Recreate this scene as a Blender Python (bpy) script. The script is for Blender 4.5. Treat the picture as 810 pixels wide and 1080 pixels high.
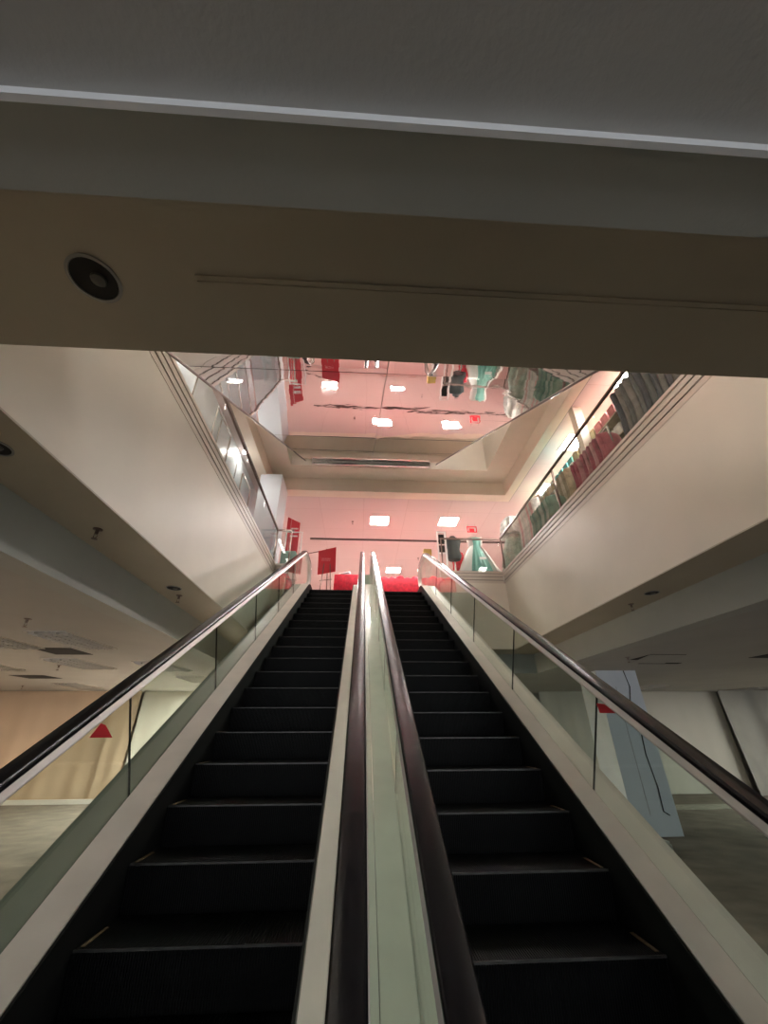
import bpy, bmesh, math, random
from mathutils import Vector, Matrix
random.seed(7)
S = bpy.context.scene
for o in list(bpy.data.objects): bpy.data.objects.remove(o)
COL = S.collection
PI = math.pi
C30, S30 = math.cos(math.radians(30)), math.sin(math.radians(30))

# ------------------------------------------------------------------ camera, world, exposure
def _n(v): return v.normalized()
FPX = 412.0
_F = _n(Vector((-27., -231., FPX)))
_X = Vector((7495., -195., FPX)).normalized(); _X = _n(_X - _F*_X.dot(_F))
_U = _X.cross(_F)
if _U.y < 0: _U = -_U
cam_d = bpy.data.cameras.new('camera'); cam = bpy.data.objects.new('camera', cam_d); COL.objects.link(cam)
right = Vector((_X.x, _F.x, _U.x)); up = Vector((_X.y, _F.y, _U.y)); back = right.cross(up)
cam.matrix_world = Matrix(((right.x, up.x, back.x, 0), (right.y, up.y, back.y, 0), (right.z, up.z, back.z, 0), (0, 0, 0, 1)))
cam_d.sensor_fit = 'VERTICAL'; cam_d.sensor_height = 36; cam_d.lens = FPX/1080*36
cam_d.clip_start = 0.02; cam_d.clip_end = 200
S.camera = cam

w = bpy.data.worlds.new('world'); S.world = w; w.use_nodes = True
w.node_tree.nodes['Background'].inputs[0].default_value = (0.84, 0.87, 0.92, 1)
w.node_tree.nodes['Background'].inputs[1].default_value = 0.95
S.view_settings.view_transform = 'Standard'; S.view_settings.look = 'None'
S.view_settings.exposure = 1.2; S.view_settings.gamma = 1; S.view_settings.use_curve_mapping = False
LAMP_UP = 54.0      # strength of the shop's ceiling panels upstairs and the fill added there
FILL_LOW = 125.0     # watts of the fill lamps added downstairs

# ------------------------------------------------------------------ materials
def mat(name, col, rough=0.5, metal=0.0, noise=0.0, nscale=8, bump=0.0, bscale=60, emit=None, es=0, trans=0, coat=0, spec=0.5, ior=1.45):
    m = bpy.data.materials.new(name); m.use_nodes = True
    nt = m.node_tree; b = nt.nodes['Principled BSDF']
    b.inputs['Base Color'].default_value = (*col, 1); b.inputs['Roughness'].default_value = rough
    b.inputs['Metallic'].default_value = metal; b.inputs['Specular IOR Level'].default_value = spec
    b.inputs['Coat Weight'].default_value = coat
    if trans: b.inputs['Transmission Weight'].default_value = trans; b.inputs['IOR'].default_value = ior
    if emit: b.inputs['Emission Color'].default_value = (*emit, 1); b.inputs['Emission Strength'].default_value = es
    tc = None
    if noise or bump:
        tc = nt.nodes.new('ShaderNodeTexCoord')
    if noise:
        n = nt.nodes.new('ShaderNodeTexNoise'); n.inputs['Scale'].default_value = nscale; n.inputs['Detail'].default_value = 5
        nt.links.new(tc.outputs['Object'], n.inputs['Vector'])
        r = nt.nodes.new('ShaderNodeValToRGB')
        r.color_ramp.elements[0].position = .3; r.color_ramp.elements[1].position = .7
        r.color_ramp.elements[0].color = (*[max(0, c*(1-noise)) for c in col], 1)
        r.color_ramp.elements[1].color = (*[min(1, c*(1+noise)) for c in col], 1)
        nt.links.new(n.outputs['Fac'], r.inputs['Fac']); nt.links.new(r.outputs['Color'], b.inputs['Base Color'])
    if bump:
        n2 = nt.nodes.new('ShaderNodeTexNoise'); n2.inputs['Scale'].default_value = bscale; n2.inputs['Detail'].default_value = 4
        nt.links.new(tc.outputs['Object'], n2.inputs['Vector'])
        bp = nt.nodes.new('ShaderNodeBump'); bp.inputs['Strength'].default_value = bump; bp.inputs['Distance'].default_value = .02
        nt.links.new(n2.outputs['Fac'], bp.inputs['Height']); nt.links.new(bp.outputs['Normal'], b.inputs['Normal'])
    return m

def mat_glass(name, tint, rough=0.0, refl=1.0):
    m = bpy.data.materials.new(name); m.use_nodes = True; nt = m.node_tree; nt.nodes.clear()
    out = nt.nodes.new('ShaderNodeOutputMaterial'); mx = nt.nodes.new('ShaderNodeMixShader')
    t = nt.nodes.new('ShaderNodeBsdfTransparent'); g = nt.nodes.new('ShaderNodeBsdfGlossy'); lw = nt.nodes.new('ShaderNodeLayerWeight'); pw = nt.nodes.new('ShaderNodeMath'); fr = nt.nodes.new('ShaderNodeMath')
    lw.inputs['Blend'].default_value = .5; pw.operation = 'POWER'; pw.inputs[1].default_value = 5; fr.operation = 'MULTIPLY_ADD'
    fr.inputs[1].default_value = .94; fr.inputs[2].default_value = .04; fr.use_clamp = True
    nt.links.new(lw.outputs['Facing'], pw.inputs[0]); nt.links.new(pw.outputs[0], fr.inputs[0])
    t.inputs[0].default_value = (*tint, 1); g.inputs['Roughness'].default_value = rough; g.inputs[0].default_value = (.95*refl, .97*refl, .95*refl, 1)
    nt.links.new(fr.outputs[0], mx.inputs[0]); nt.links.new(t.outputs[0], mx.inputs[1]); nt.links.new(g.outputs[0], mx.inputs[2])
    nt.links.new(mx.outputs[0], out.inputs[0]); return m

def mat_grid(name, col, line, sx, sy, width=0.012, rough=.7, noise=0.0):
    """panel joints every sx by sy metres in object x/y"""
    m = mat(name, col, rough, noise=noise, nscale=3); nt = m.node_tree; b = nt.nodes['Principled BSDF']
    tc = nt.nodes.new('ShaderNodeTexCoord'); br = nt.nodes.new('ShaderNodeTexBrick')
    br.offset = 0; br.inputs['Scale'].default_value = 1.0; br.inputs['Brick Width'].default_value = sx; br.inputs['Row Height'].default_value = sy
    br.inputs['Mortar Size'].default_value = width; br.inputs['Mortar Smooth'].default_value = 0
    br.inputs['Color1'].default_value = (*col, 1); br.inputs['Color2'].default_value = (*[c*.96 for c in col], 1); br.inputs['Mortar'].default_value = (*line, 1)
    nt.links.new(tc.outputs['Object'], br.inputs['Vector']); nt.links.new(br.outputs['Color'], b.inputs['Base Color'])
    return m

M = {}
M['fascia'] = mat('fascia_paint', (.78, .72, .62), .45, noise=.04, nscale=1.3, bump=.12, bscale=2.2)
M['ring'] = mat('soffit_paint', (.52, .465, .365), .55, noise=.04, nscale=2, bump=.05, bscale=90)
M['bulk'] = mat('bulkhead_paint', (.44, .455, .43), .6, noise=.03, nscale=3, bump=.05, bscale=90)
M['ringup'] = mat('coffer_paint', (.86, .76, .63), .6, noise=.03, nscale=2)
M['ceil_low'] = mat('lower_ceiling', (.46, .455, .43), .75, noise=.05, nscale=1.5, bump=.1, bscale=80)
M['ceil_up'] = mat_grid('ceiling_pink_bounce', (.76, .64, .61), (.64, .52, .49), 1.2, 1.2, .006)  # light bounced off the red store is put into this pink
M['bead'] = mat('white_bead', (.9, .92, .95), .4)
M['trimline'] = mat('dark_reveal', (.10, .08, .07), .6)
M['cornice'] = mat('cornice_paint', (.66, .58, .50), .4)
M['nosing'] = mat('worn_nosing', (.055, .053, .05), .35, metal=.5, noise=.5, nscale=12)
M['carpet'] = mat('grey_carpet', (.235, .20, .165), .95, noise=.25, nscale=2.5, bump=.3, bscale=120)
M['floor_up'] = mat('upper_floor', (.55, .40, .38), .5, noise=.06, nscale=3)
M['wallpink'] = mat_grid('pink_wall', (.80, .57, .54), (.6, .42, .40), 1.2, 1.2, .006)
M['wall_warm'] = mat('warm_wall', (.62, .50, .38), .7, noise=.08, nscale=1.5)
M['wall_cool'] = mat('cool_wall', (.50, .49, .44), .7, noise=.1, nscale=1.2)
M['panelwhite'] = mat('white_partition', (.80, .87, .92), .4, noise=.06, nscale=2.5)
M['colwhite'] = mat('white_column', (.74, .79, .84), .5, noise=.03, nscale=3)
M['step'] = mat('black_step', (.0045, .0045, .0045), .5, metal=.0, spec=.16, noise=.35, nscale=9)
M['skirt'] = mat('black_skirt', (.008, .008, .008), .6, spec=.2)
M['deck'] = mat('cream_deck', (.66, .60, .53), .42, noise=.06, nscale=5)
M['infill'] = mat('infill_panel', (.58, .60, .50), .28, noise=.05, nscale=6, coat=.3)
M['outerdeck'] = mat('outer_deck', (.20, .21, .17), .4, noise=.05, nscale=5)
M['truss'] = mat('truss_cladding', (.50, .46, .40), .5, noise=.05, nscale=3)
M['rubber'] = mat('handrail_rubber', (.007, .006, .008), .25, noise=.3, nscale=14, spec=.35)
M['chrome'] = mat('brushed_steel', (.72, .70, .68), .25, metal=1.0)
M['mirrorm'] = mat('wavy_mirror', (.84, .82, .81), .02, metal=1.0, bump=.2, bscale=1.1)
M['satin'] = mat('satin_aluminium', (.66, .62, .58), .45, metal=.2)
M['lip'] = mat('grey_lip', (.26, .25, .22), .5, metal=.3)
M['bar'] = mat('dark_bar', (.20, .15, .13), .3, metal=.8)
M['glass'] = mat_glass('balustrade_glass', (.90, .955, .92))
M['glass2'] = mat_glass('gallery_glass', (.97, .99, .98), refl=.4)
M['black'] = mat('black_hole', (.008, .008, .008), .8)
M['lampglass'] = mat('lamp_diffuser', (1, 1, 1), .5, emit=(1, .95, .9), es=LAMP_UP)
M['lampfill'] = mat('void_fill_diffuser', (1, 1, 1), .5, emit=(1, .95, .88), es=LAMP_UP*.22)
M['lampframe'] = mat('lamp_frame', (.8, .78, .75), .4)
M['yellow'] = mat('worn_yellow', (.20, .14, .07), .7, noise=.4, nscale=30)
M['red'] = mat('red_print', (.62, .02, .035), .45)
M['redcloth'] = mat('red_cloth', (.68, .02, .05), .7, noise=.2, nscale=12)
M['darkmetal'] = mat('dark_lamp_metal', (.10, .10, .09), .4, metal=.4)
M['white'] = mat('white_plastic', (.85, .84, .82), .4)
M['steelgrey'] = mat('grey_metal', (.35, .35, .34), .4, metal=.6)
M['sheet'] = mat('warm_plastic_sheet', (.66, .52, .38), .5, noise=.05, nscale=1)
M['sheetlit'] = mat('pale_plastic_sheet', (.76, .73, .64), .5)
M['louver'] = mat('louver_metal', (.62, .60, .55), .35, metal=.5)

# ------------------------------------------------------------------ mesh helpers
ORG = {}
def tag(o, label=None, cat=None, group=None, kind=None):
    if label: o['label'] = label
    if cat: o['category'] = cat
    if group: o['group'] = group
    if kind: o['kind'] = kind
    return o
def empty(name, loc, label, cat, group=None):
    o = bpy.data.objects.new(name, None); COL.objects.link(o); o.location = loc; o.empty_display_size = .1
    ORG[o.name] = Vector(loc); return tag(o, label, cat, group)
class MB:
    def __init__(s): s.bm = bmesh.new()
    def hexa(s, p):   # 8 points: bottom 4, top 4
        v = [s.bm.verts.new(q) for q in p]
        for f in ((3, 2, 1, 0), (4, 5, 6, 7), (0, 1, 5, 4), (1, 2, 6, 5), (2, 3, 7, 6), (3, 0, 4, 7)): s.bm.faces.new([v[i] for i in f])
        return s
    def box(s, x0, x1, y0, y1, z0, z1):
        return s.hexa([(x0, y0, z0), (x1, y0, z0), (x1, y1, z0), (x0, y1, z0), (x0, y0, z1), (x1, y0, z1), (x1, y1, z1), (x0, y1, z1)])
    def frame(s, a, b, z0, z1):   # a inner rect, b outer rect (x0,x1,y0,y1)
        ax0, ax1, ay0, ay1 = a; bx0, bx1, by0, by1 = b
        if bx0 < ax0: s.box(bx0, ax0, by0, by1, z0, z1)
        if bx1 > ax1: s.box(ax1, bx1, by0, by1, z0, z1)
        if by0 < ay0: s.box(ax0, ax1, by0, ay0, z0, z1)
        if by1 > ay1: s.box(ax0, ax1, ay1, by1, z0, z1)
        return s
    def prism(s, x0, x1, yz):   # polygon in the yz plane, extruded along x
        a = [s.bm.verts.new((x0, y, z)) for y, z in yz]; b = [s.bm.verts.new((x1, y, z)) for y, z in yz]
        n = len(yz); s.bm.faces.new(a); s.bm.faces.new(b[::-1])
        for i in range(n): s.bm.faces.new([a[i], b[i], b[(i+1) % n], a[(i+1) % n]])
        return s
    def sweep(s, path, prof, x=0, closed=True):   # path of (y,z), profile of (dx, dn)
        rings = []
        for i, (y, z) in enumerate(path):
            a = Vector(path[max(0, i-1)]); b = Vector(path[min(len(path)-1, i+1)]); t = (b-a).normalized(); nn = Vector((-t.y, t.x))
            rings.append([s.bm.verts.new((x+u, y+nn.x*v, z+nn.y*v)) for u, v in prof])
        k = len(prof)
        for r0, r1 in zip(rings, rings[1:]):
            for j in range(k if closed else k-1): s.bm.faces.new([r0[j], r0[(j+1) % k], r1[(j+1) % k], r1[j]])
        if closed: s.bm.faces.new(rings[0][::-1]); s.bm.faces.new(rings[-1])
        return s
    def tube(s, pts, r, n=8, r2=None):
        pts = [Vector(p) for p in pts]; rings = []
        for i, p in enumerate(pts):
            t = (pts[min(len(pts)-1, i+1)]-pts[max(0, i-1)]).normalized()
            u = t.cross(Vector((0, 0, 1)));  u = u.normalized() if u.length > .01 else Vector((1, 0, 0)); v = t.cross(u)
            rr = r if r2 is None else r+(r2-r)*i/(len(pts)-1)
            rings.append([s.bm.verts.new(p+(u*math.cos(2*PI*j/n)+v*math.sin(2*PI*j/n))*rr) for j in range(n)])
        for a, b in zip(rings, rings[1:]):
            for j in range(n): s.bm.faces.new([a[j], a[(j+1) % n], b[(j+1) % n], b[j]])
        s.bm.faces.new(rings[0][::-1]); s.bm.faces.new(rings[-1]); return s
    def lathe(s, c, prof, n=24, fn=None, cap=True):   # prof (r,z), fn(angle,z)->radius factor
        rings = []
        for r, z in prof:
            rings.append([s.bm.verts.new((c[0]+r*(fn(2*PI*j/n, z) if fn else 1)*math.cos(2*PI*j/n), c[1]+r*(fn(2*PI*j/n, z) if fn else 1)*math.sin(2*PI*j/n), c[2]+z)) for j in range(n)])
        for a, b in zip(rings, rings[1:]):
            for j in range(n): s.bm.faces.new([a[j], a[(j+1) % n], b[(j+1) % n], b[j]])
        if cap: s.bm.faces.new(rings[0][::-1]); s.bm.faces.new(rings[-1])
        return s
    def build(s, name, m, parent=None, origin=(0, 0, 0), smooth=False, bevel=0):
        bmesh.ops.recalc_face_normals(s.bm, faces=s.bm.faces)
        o0 = ORG[parent.name] if parent is not None else Vector(origin)
        bmesh.ops.translate(s.bm, verts=s.bm.verts, vec=-o0)
        me = bpy.data.meshes.new(name); s.bm.to_mesh(me); s.bm.free(); me.materials.append(m)
        if smooth:
            me.shade_smooth()
            try: me.set_sharp_from_angle(angle=math.radians(40))
            except Exception: pass
        o = bpy.data.objects.new(name, me); COL.objects.link(o)
        if parent is not None: o.parent = parent
        else: o.location = o0
        ORG[o.name] = o0
        if bevel:
            bv = o.modifiers.new('bevel', 'BEVEL'); bv.width = bevel; bv.segments = 2; bv.limit_method = 'ANGLE'
        return o
def struct(name, mb, m, **k): return tag(mb.build(name, m, **k), kind='structure')
def copy_tree(o, loc=None, parent=None):
    c = o.copy(); COL.objects.link(c); c.parent = parent
    if loc is not None: c.location = loc
    for ch in [q for q in bpy.data.objects if q.parent == o]: copy_tree(ch, None, c)
    return c
def P(x, s, n): return (x, s*C30-n*S30, s*S30+n*C30)      # escalator frame: s up along the slope, n square to it
def Q(s, n): return (s*C30-n*S30, s*S30+n*C30)
def fillet(pts, rad, n=8):
    out = [pts[0]]
    for i in range(1, len(pts)-1):
        a, b, c = Vector(pts[i-1]), Vector(pts[i]), Vector(pts[i+1])
        u = (a-b).normalized(); v = (c-b).normalized(); ang = u.angle(v); d = min(rad/math.tan(ang/2), (a-b).length*.49, (c-b).length*.49)
        p0 = b+u*d; p1 = b+v*d
        for k in range(n+1):
            t = k/n; q = p0*(1-t)**2+b*2*t*(1-t)+p1*t*t; out.append((q.x, q.y))
    out.append(pts[-1]); return out

# ------------------------------------------------------------------ levels and the void
ZL, ZU = -1.60, 2.87           # the two floors
DZ = 4.38                      # storey height of the ceiling ring
V = (-1.84, 3.13, 1.174, 8.05) # void: x0,x1,y0,y1
SO = (-2.37, 3.72, .448, 8.60) # outer edge of the high soffit
ST = (-2.585, 3.93, .298, 8.92)# outer edge of the dropped strip
VW = (V[0]-.12, V[1]+.12, V[2]-.12, V[3]+.12)
ESC_X0, ESC_X1 = -1.60, 1.71   # overall width of the escalator pair

struct('floor', MB().box(-16, 18, -9, 18, ZL-.2, ZL), M['carpet'])
mb = MB(); mb.frame(ST, (-16, 18, -9, 18), 1.055, 1.15); struct('ceiling', mb, M['ceil_low'])
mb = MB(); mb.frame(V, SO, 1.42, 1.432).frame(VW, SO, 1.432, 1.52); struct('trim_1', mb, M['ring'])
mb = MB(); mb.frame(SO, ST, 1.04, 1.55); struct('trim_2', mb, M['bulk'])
struct('trim_3', MB().box(-16, 18, -.0+.287, .299, 1.022, 1.056), M['bead'])
mb = MB(); mb.box(-.62, V[1]+.5, .835, .842, 1.412, 1.421); mb.box(-.62, V[1]+.5, .858, .862, 1.415, 1.421); struct('trim_4', mb, M['ring'])
# slab faces round the void, with the stepped cornice on top
YL = 7.80
def slab_face(name, boxes, m):
    mb = MB()
    for b in boxes: mb.box(*b)
    return struct(name, mb, m)
slab_face('wall_left', [(V[0]-.12, V[0], V[2], V[3]+.12, 1.432, 2.80)], M['fascia'])
slab_face('wall_right', [(V[1], V[1]+.12, V[2], V[3]+.12, 1.432, 2.80)], M['fascia'])
slab_face('wall_near', [(V[0]-.12, V[1]+.12, V[2]-.12, V[2], 1.432, 2.80)], M['fascia'])
slab_face('wall_far', [(ESC_X1, V[1], V[3], V[3]+.12, 1.432, 2.80), (V[0], ESC_X0, YL, YL+.12, 1.432, 2.80), (ESC_X0, ESC_X1, 8.75, 8.87, 1.30, 2.70)], M['fascia'])
def cornice(x0, x1, y0, y1, dx, dy, top=3.08):
    """bands stepping back upwards, with dark reveals between; (dx,dy) points into the void"""
    mb = MB(); z = 2.80; md = MB()
    hs = [.075, .075, .075, .055]
    for k, h in enumerate(hs):
        d = .004+.007*k
        mb.box(x0+min(0, dx*d), x1+max(0, dx*d), y0+min(0, dy*d), y1+max(0, dy*d), z, z+h-.012)
        md.box(x0+min(0, dx*.002), x1+max(0, dx*.002), y0+min(0, dy*.002), y1+max(0, dy*.002), z+h-.012, z+h)
        z += h
    return mb, md
TI = [5]
def put_cornice(*a):
    mb, md = cornice(*a)
    struct('trim_%d' % TI[0], mb, M['cornice']); struct('trim_%d' % (TI[0]+1), md, M['trimline']); TI[0] += 2
put_cornice(V[0]-.12, V[0], V[2], YL, 1, 0)
put_cornice(V[1], V[1]+.12, V[2], V[3], -1, 0)
put_cornice(ESC_X1+.04, V[1]-.03, V[3], V[3]+.12, 0, -1)
put_cornice(V[0], ESC_X0-.04, YL, YL+.12, 0, -1)
# upper storey
mb = MB(); mb.frame((V[0]-.12, V[1]+.12, V[2]-.12, V[3]+.12), (-8, 11, -3, V[3]+.12), 2.65, ZU)
mb.box(-8, ESC_X0, V[3]+.12, 9.5, 2.65, ZU); mb.box(ESC_X1, 11, V[3]+.12, 9.5, 2.65, ZU); mb.box(-8, 11, 9.5, 17, 2.65, ZU)
struct('floor', mb, M['floor_up'])
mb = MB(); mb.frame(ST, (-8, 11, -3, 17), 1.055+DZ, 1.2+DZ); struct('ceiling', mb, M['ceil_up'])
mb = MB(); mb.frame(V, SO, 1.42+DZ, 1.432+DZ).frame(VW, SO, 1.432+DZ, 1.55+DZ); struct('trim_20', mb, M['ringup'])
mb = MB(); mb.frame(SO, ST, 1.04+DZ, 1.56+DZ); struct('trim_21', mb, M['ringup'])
mb = MB(); mb.frame(ST, tuple(v+d for v, d in zip(ST, (-.012, .012, -.012, .012))), 1.046+DZ, 1.056+DZ); struct('trim_22', mb, M['trimline'])
mb = MB(); mb.frame(V, VW, 1.432+DZ, 7.6); struct('wall_upper', mb, M['fascia'])
struct('ceiling', MB().box(-2.2, 3.5, .8, 8.4, 7.6, 7.7), M['ringup'])
struct('trim_23', MB().box(-1.7, 11, 11.49, 11.55, 5.395, 5.435), M['trimline'])
struct('wall_back', MB().box(-8, 11, 17, 17.2, 2.65, 5.6), M['wallpink'])
struct('wall_east', MB().box(11, 11.2, -3, 17.2, 2.65, 5.6), M['wallpink'])
struct('wall_west', MB().box(-8.2, -8, -3, 17.2, 2.65, 5.6), M['wallpink'])
struct('wall_south', MB().box(-8, 11, -3.2, -3, 2.65, 5.6), M['wallpink'])
# lower walls
struct('wall_far_left', MB().box(-16, 1, 13.6, 13.8, ZL, 1.06), M['wall_warm'])
struct('wall_far_right', MB().box(1, 18, 13.6, 13.8, ZL, 1.06), M['wall_cool'])
struct('wall_side_right', MB().box(17.8, 18, -9, 13.6, ZL, 1.06), M['wall_cool'])
struct('wall_side_left', MB().box(-16, -15.8, -9, 13.6, ZL, 1.06), M['wall_warm'])
struct('baseboard_far', MB().box(-16, 1, 12.75, 12.8, ZL, ZL+.10), M['white'])

# ------------------------------------------------------------------ escalators
JOINTS = [-.35, 1.04, 2.43, 3.82, 5.21, 6.60, 7.99]
def rail_path(n, zlow, zup, ytop, newel=True):
    # slope line n; horizontal runs at zlow and zup; half-round newel at the top
    s0 = (zlow-n*C30)/S30; s1 = (zup-n*C30)/S30
    pts = fillet([(.05, zlow), Q(s0, n), Q(s1, n), (ytop, zup)], .9, 10)
    return pts
RT, DT = -1.08, -1.80          # handrail top and deck height off the slope
PROF_R = [(-.046, -.028), (-.046, -.012), (-.038, -.002), (-.014, 0.002), (.014, .002), (.038, -.002), (.046, -.012), (.046, -.028), (.038, -.038), (-.038, -.038)]
def step_mesh():
    mb = MB(); W = .49; n = 84; rise = .2025; tread = .3508
    # ribbed tread and riser: cross-section points along the step, alternately raised across x
    for i in range(n):
        x0 = -W+2*W*i/n; x1 = x0+2*W/n*.55
        mb.prism(x0, x1, [(-.004, -.006), (.0, .004), (tread, .004), (tread, -.012), (.016, -.012), (.020, -rise*.5), (.030, -rise), (.018, -rise), (.006, -rise*.5), (-.001, -.03)])
    mb.prism(-W, W, [(.005, -.004), (tread+.02, -.004), (tread+.02, -.02), (.03, -.02), (.036, -rise-.02), (.024, -rise-.02), (.012, -rise*.5)])
    return mb
STEP0 = step_mesh()
_p = bpy.data.meshes.new('step'); bmesh.ops.recalc_face_normals(STEP0.bm, faces=STEP0.bm.faces); STEP0.bm.to_mesh(_p); STEP0.bm.free(); _p.materials.append(M['step'])
def escalator(cx, gx0, gx1, o0, o1, soff, label, om):
    """cx centre of the steps, gx0/gx1 the two glass balustrades, o0/o1 outer edges of the cladding"""
    base = Vector((cx, .6, ZL)); t = empty('escalator', base, label, 'escalator')
    # steps
    k = 0; s = soff
    mk = MB()
    nz = MB().box(-.488, .488, -.0035, .004, -.004, .0052); nzmesh = bpy.data.meshes.new('nosing'); nz.bm.to_mesh(nzmesh); nz.bm.free(); nzmesh.materials.append(M['nosing'])
    sx = -1 if cx < 0 else 1; mk.box(min(sx*.458, sx*.476), max(sx*.458, sx*.476), .03, .22, .004, .0065)
    mkmesh = bpy.data.meshes.new('edge_mark'); mk.bm.to_mesh(mkmesh); mk.bm.free(); mkmesh.materials.append(M['yellow'])
    while True:
        y, z = Q(s, -1.93)
        if z > ZU-.02: break
        if y > 1.0:
            o = bpy.data.objects.new('step', _p); COL.objects.link(o); o.parent = t; o.location = Vector((cx, y, z))-base
            e = bpy.data.objects.new('edge_mark', mkmesh); COL.objects.link(e); e.parent = o
            e['label'] = 'worn yellow safety line along the step edge'
            e2 = bpy.data.objects.new('nosing', nzmesh); COL.objects.link(e2); e2.parent = o
        s += .405; k += 1
    y, z = Q(s, -1.93); yt = y
    mb = MB().box(cx-.49, cx+.49, yt, 9.55, ZU-.12, ZU+.004); mb.build('landing_plate', M['steelgrey'], t)
    mb = MB(); 
    for i in range(60): mb.box(cx-.48+i*.016, cx-.472+i*.016, yt-.05, yt+.02, ZU-.004, ZU+.012)
    mb.box(cx-.49, cx+.49, yt, yt+.15, ZU+.004, ZU+.014); mb.build('comb_plate', M['steelgrey'], t)
    MB().box(cx-.49, cx+.49, -.4, 1.0, ZL+.001, ZL+.01).build('landing_plate', M['steelgrey'], t)
    dpath = rail_path(DT, ZL+.17, ZU+.14, 9.95)
    d0 = [p for p in dpath]
    for sx, gx in ((-1, gx0), (1, gx1)):
        # skirt
        xs = cx+sx*.497
        MB().sweep(d0, [(0, .0), (sx*.012, .0), (sx*.012, -.42), (0, -.42)], xs).build('skirt_panel', M['skirt'], t)
        xi = cx+sx*.515
        a, b = sorted((xi, gx-sx*.006))
        MB().sweep(d0, [(a, 0.0), (b, .012 if sx > 0 else .0), (b, -.03), (a, -.03)] if sx > 0 else [(a, .012), (b, 0), (b, -.03), (a, -.03)]).build('inner_deck', M['deck'], t)
        a, b = sorted((xi-sx*.002, xi-sx*.012))
        MB().sweep(d0, [(a, -.004), (b, -.004), (b, -.050), (a, -.050)]).build('edge_trim', M['lip'], t)
        # handrail with newel
        r = .36; hp = rail_path(RT, ZL+.98, ZU+.98, 9.55)
        yc, zc = 9.55, ZU+.98-r
        arc = [(yc+r*math.sin(a_), zc+r*math.cos(a_)) for a_ in [PI*q/12 for q in range(1, 13)]]
        yl, zl = .05, ZL+.98-r
        arcl = [(yl-r*math.sin(a_), zl+r*math.cos(a_)) for a_ in [PI*q/12 for q in range(12, 0, -1)]]
        full = [(yl+.15, zl-r)]+arcl+hp+arc+[(yc-.15, zc-r)]
        MB().sweep(full, PROF_R, gx).build('handrail', M['rubber'], t, smooth=True)
        MB().sweep(full, [(-.036, -.034), (.036, -.034), (.052, -.064), (.050, -.072), (.022, -.078), (.018, -.100), (-.018, -.100), (-.022, -.078), (-.050, -.072), (-.052, -.064)], gx).build('handrail_guide', M['satin'], t)
        # glass panels square to the slope
        for j0, j1 in zip(JOINTS[1:], JOINTS[2:]):
            MB().prism(gx-.005, gx+.005, [Q(j0+.004, DT-.02), Q(j1-.004, DT-.02), Q(j1-.004, RT-.07), Q(j0+.004, RT-.07)]).build('glass_panel', M['glass'], t)
        hn = [p for p in hp if p[0] > Q(JOINTS[-1], RT)[0]]; top = [(p[0], p[1]-.07) for p in hn]
        rr = r-.07
        arc2 = [(yc+rr*math.sin(a_), zc+rr*math.cos(a_)) for a_ in [PI*q/12 for q in range(1, 12)]]
        dn = [p for p in dpath if p[0] > Q(JOINTS[-1], DT)[0] and p[0] < 9.3]
        poly = [Q(JOINTS[-1]+.004, DT-.02), Q(JOINTS[-1]+.004, RT-.07)]+top[1:]+arc2+[(9.5, ZU+.12)]+[(p[0], p[1]-.02) for p in dn[::-1]]
        MB().prism(gx-.005, gx+.005, poly).build('glass_panel', M['glass'], t)
        j = JOINTS[1]
        poly = [Q(j-.004, DT-.02), Q(j-.004, RT-.07), (.9, ZL+.9), (0, ZL+.9), (0, ZL+.16), (.75, ZL+.16)]
        MB().prism(gx-.005, gx+.005, poly).build('glass_panel', M['glass'], t)
        for j in JOINTS[1:]:
            MB().prism(gx-.006, gx+.006, [Q(j-.0018, DT), Q(j+.0018, DT), Q(j+.0018, RT-.08), Q(j-.0018, RT-.08)]).build('glass_joint', M['black'], t)
    # outer deck and truss cladding
    for sx, gx, ox in ((-1, gx0, o0), (1, gx1, o1)):
        a, b = sorted((gx+sx*.006, ox))
        if abs(b-a) > .03:
            MB().sweep(d0, [(a, .0), (b, .0), (b, -.03), (a, -.03)]).build('outer_deck', om, t)
            a, b = sorted((ox, ox-sx*.02))
            MB().sweep(d0[:-1], [(a, -.03), (b, -.03), (b, -1.0), (a, -1.0)]).build('side_cladding', M['truss'], t)
    MB().sweep(rail_path(DT-.97, ZL-.02, ZU-1.3, 9.4), [(o0+.03, 0), (o1-.03, 0), (o1-.03, -.04), (o0+.03, -.04)]).build('underside_panel', M['truss'], t)
    return t
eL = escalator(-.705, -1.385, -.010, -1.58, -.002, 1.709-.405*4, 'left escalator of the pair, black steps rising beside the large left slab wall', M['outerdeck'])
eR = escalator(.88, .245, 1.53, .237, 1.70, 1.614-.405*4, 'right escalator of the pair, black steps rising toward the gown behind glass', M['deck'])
# centre infill between the two flights
t = empty('infill_panel', (.11, .6, ZL), 'long pale green metal panel filling the gap between the two escalators', 'panel')
dp = rail_path(DT, ZL+.17, ZU+.14, 9.9)
for a, b in ((.001, .0985), (.1015, .2395)):
    MB().sweep(dp, [(a, .012), (b, .012), (b, -.02), (a, -.02)]).build('panel', M['infill'], t)
MB().box(.02, .20, 9.2, 9.5, ZU+.12, ZU+.5).build('end_cap', M['infill'], t)

# red warning stickers on the glass
def sticker(x, pts, label):
    tag(MB().prism(x-.0012, x+.0012, [Q(a, b) for a, b in pts]).build('warning_sticker', M['red'], origin=P(x, *pts[0])), label, 'sticker')
sticker(1.53-.0066, [(2.42, -1.225), (2.28, -1.162), (2.18, -1.162), (2.38, -1.267)], 'red warning sticker on the glass of the right escalator')
sticker(-1.385+.0066, [(2.067, -1.221), (2.153, -1.195), (2.192, -1.227), (2.25, -1.33)], 'small red warning sticker on the glass of the left escalator')

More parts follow.
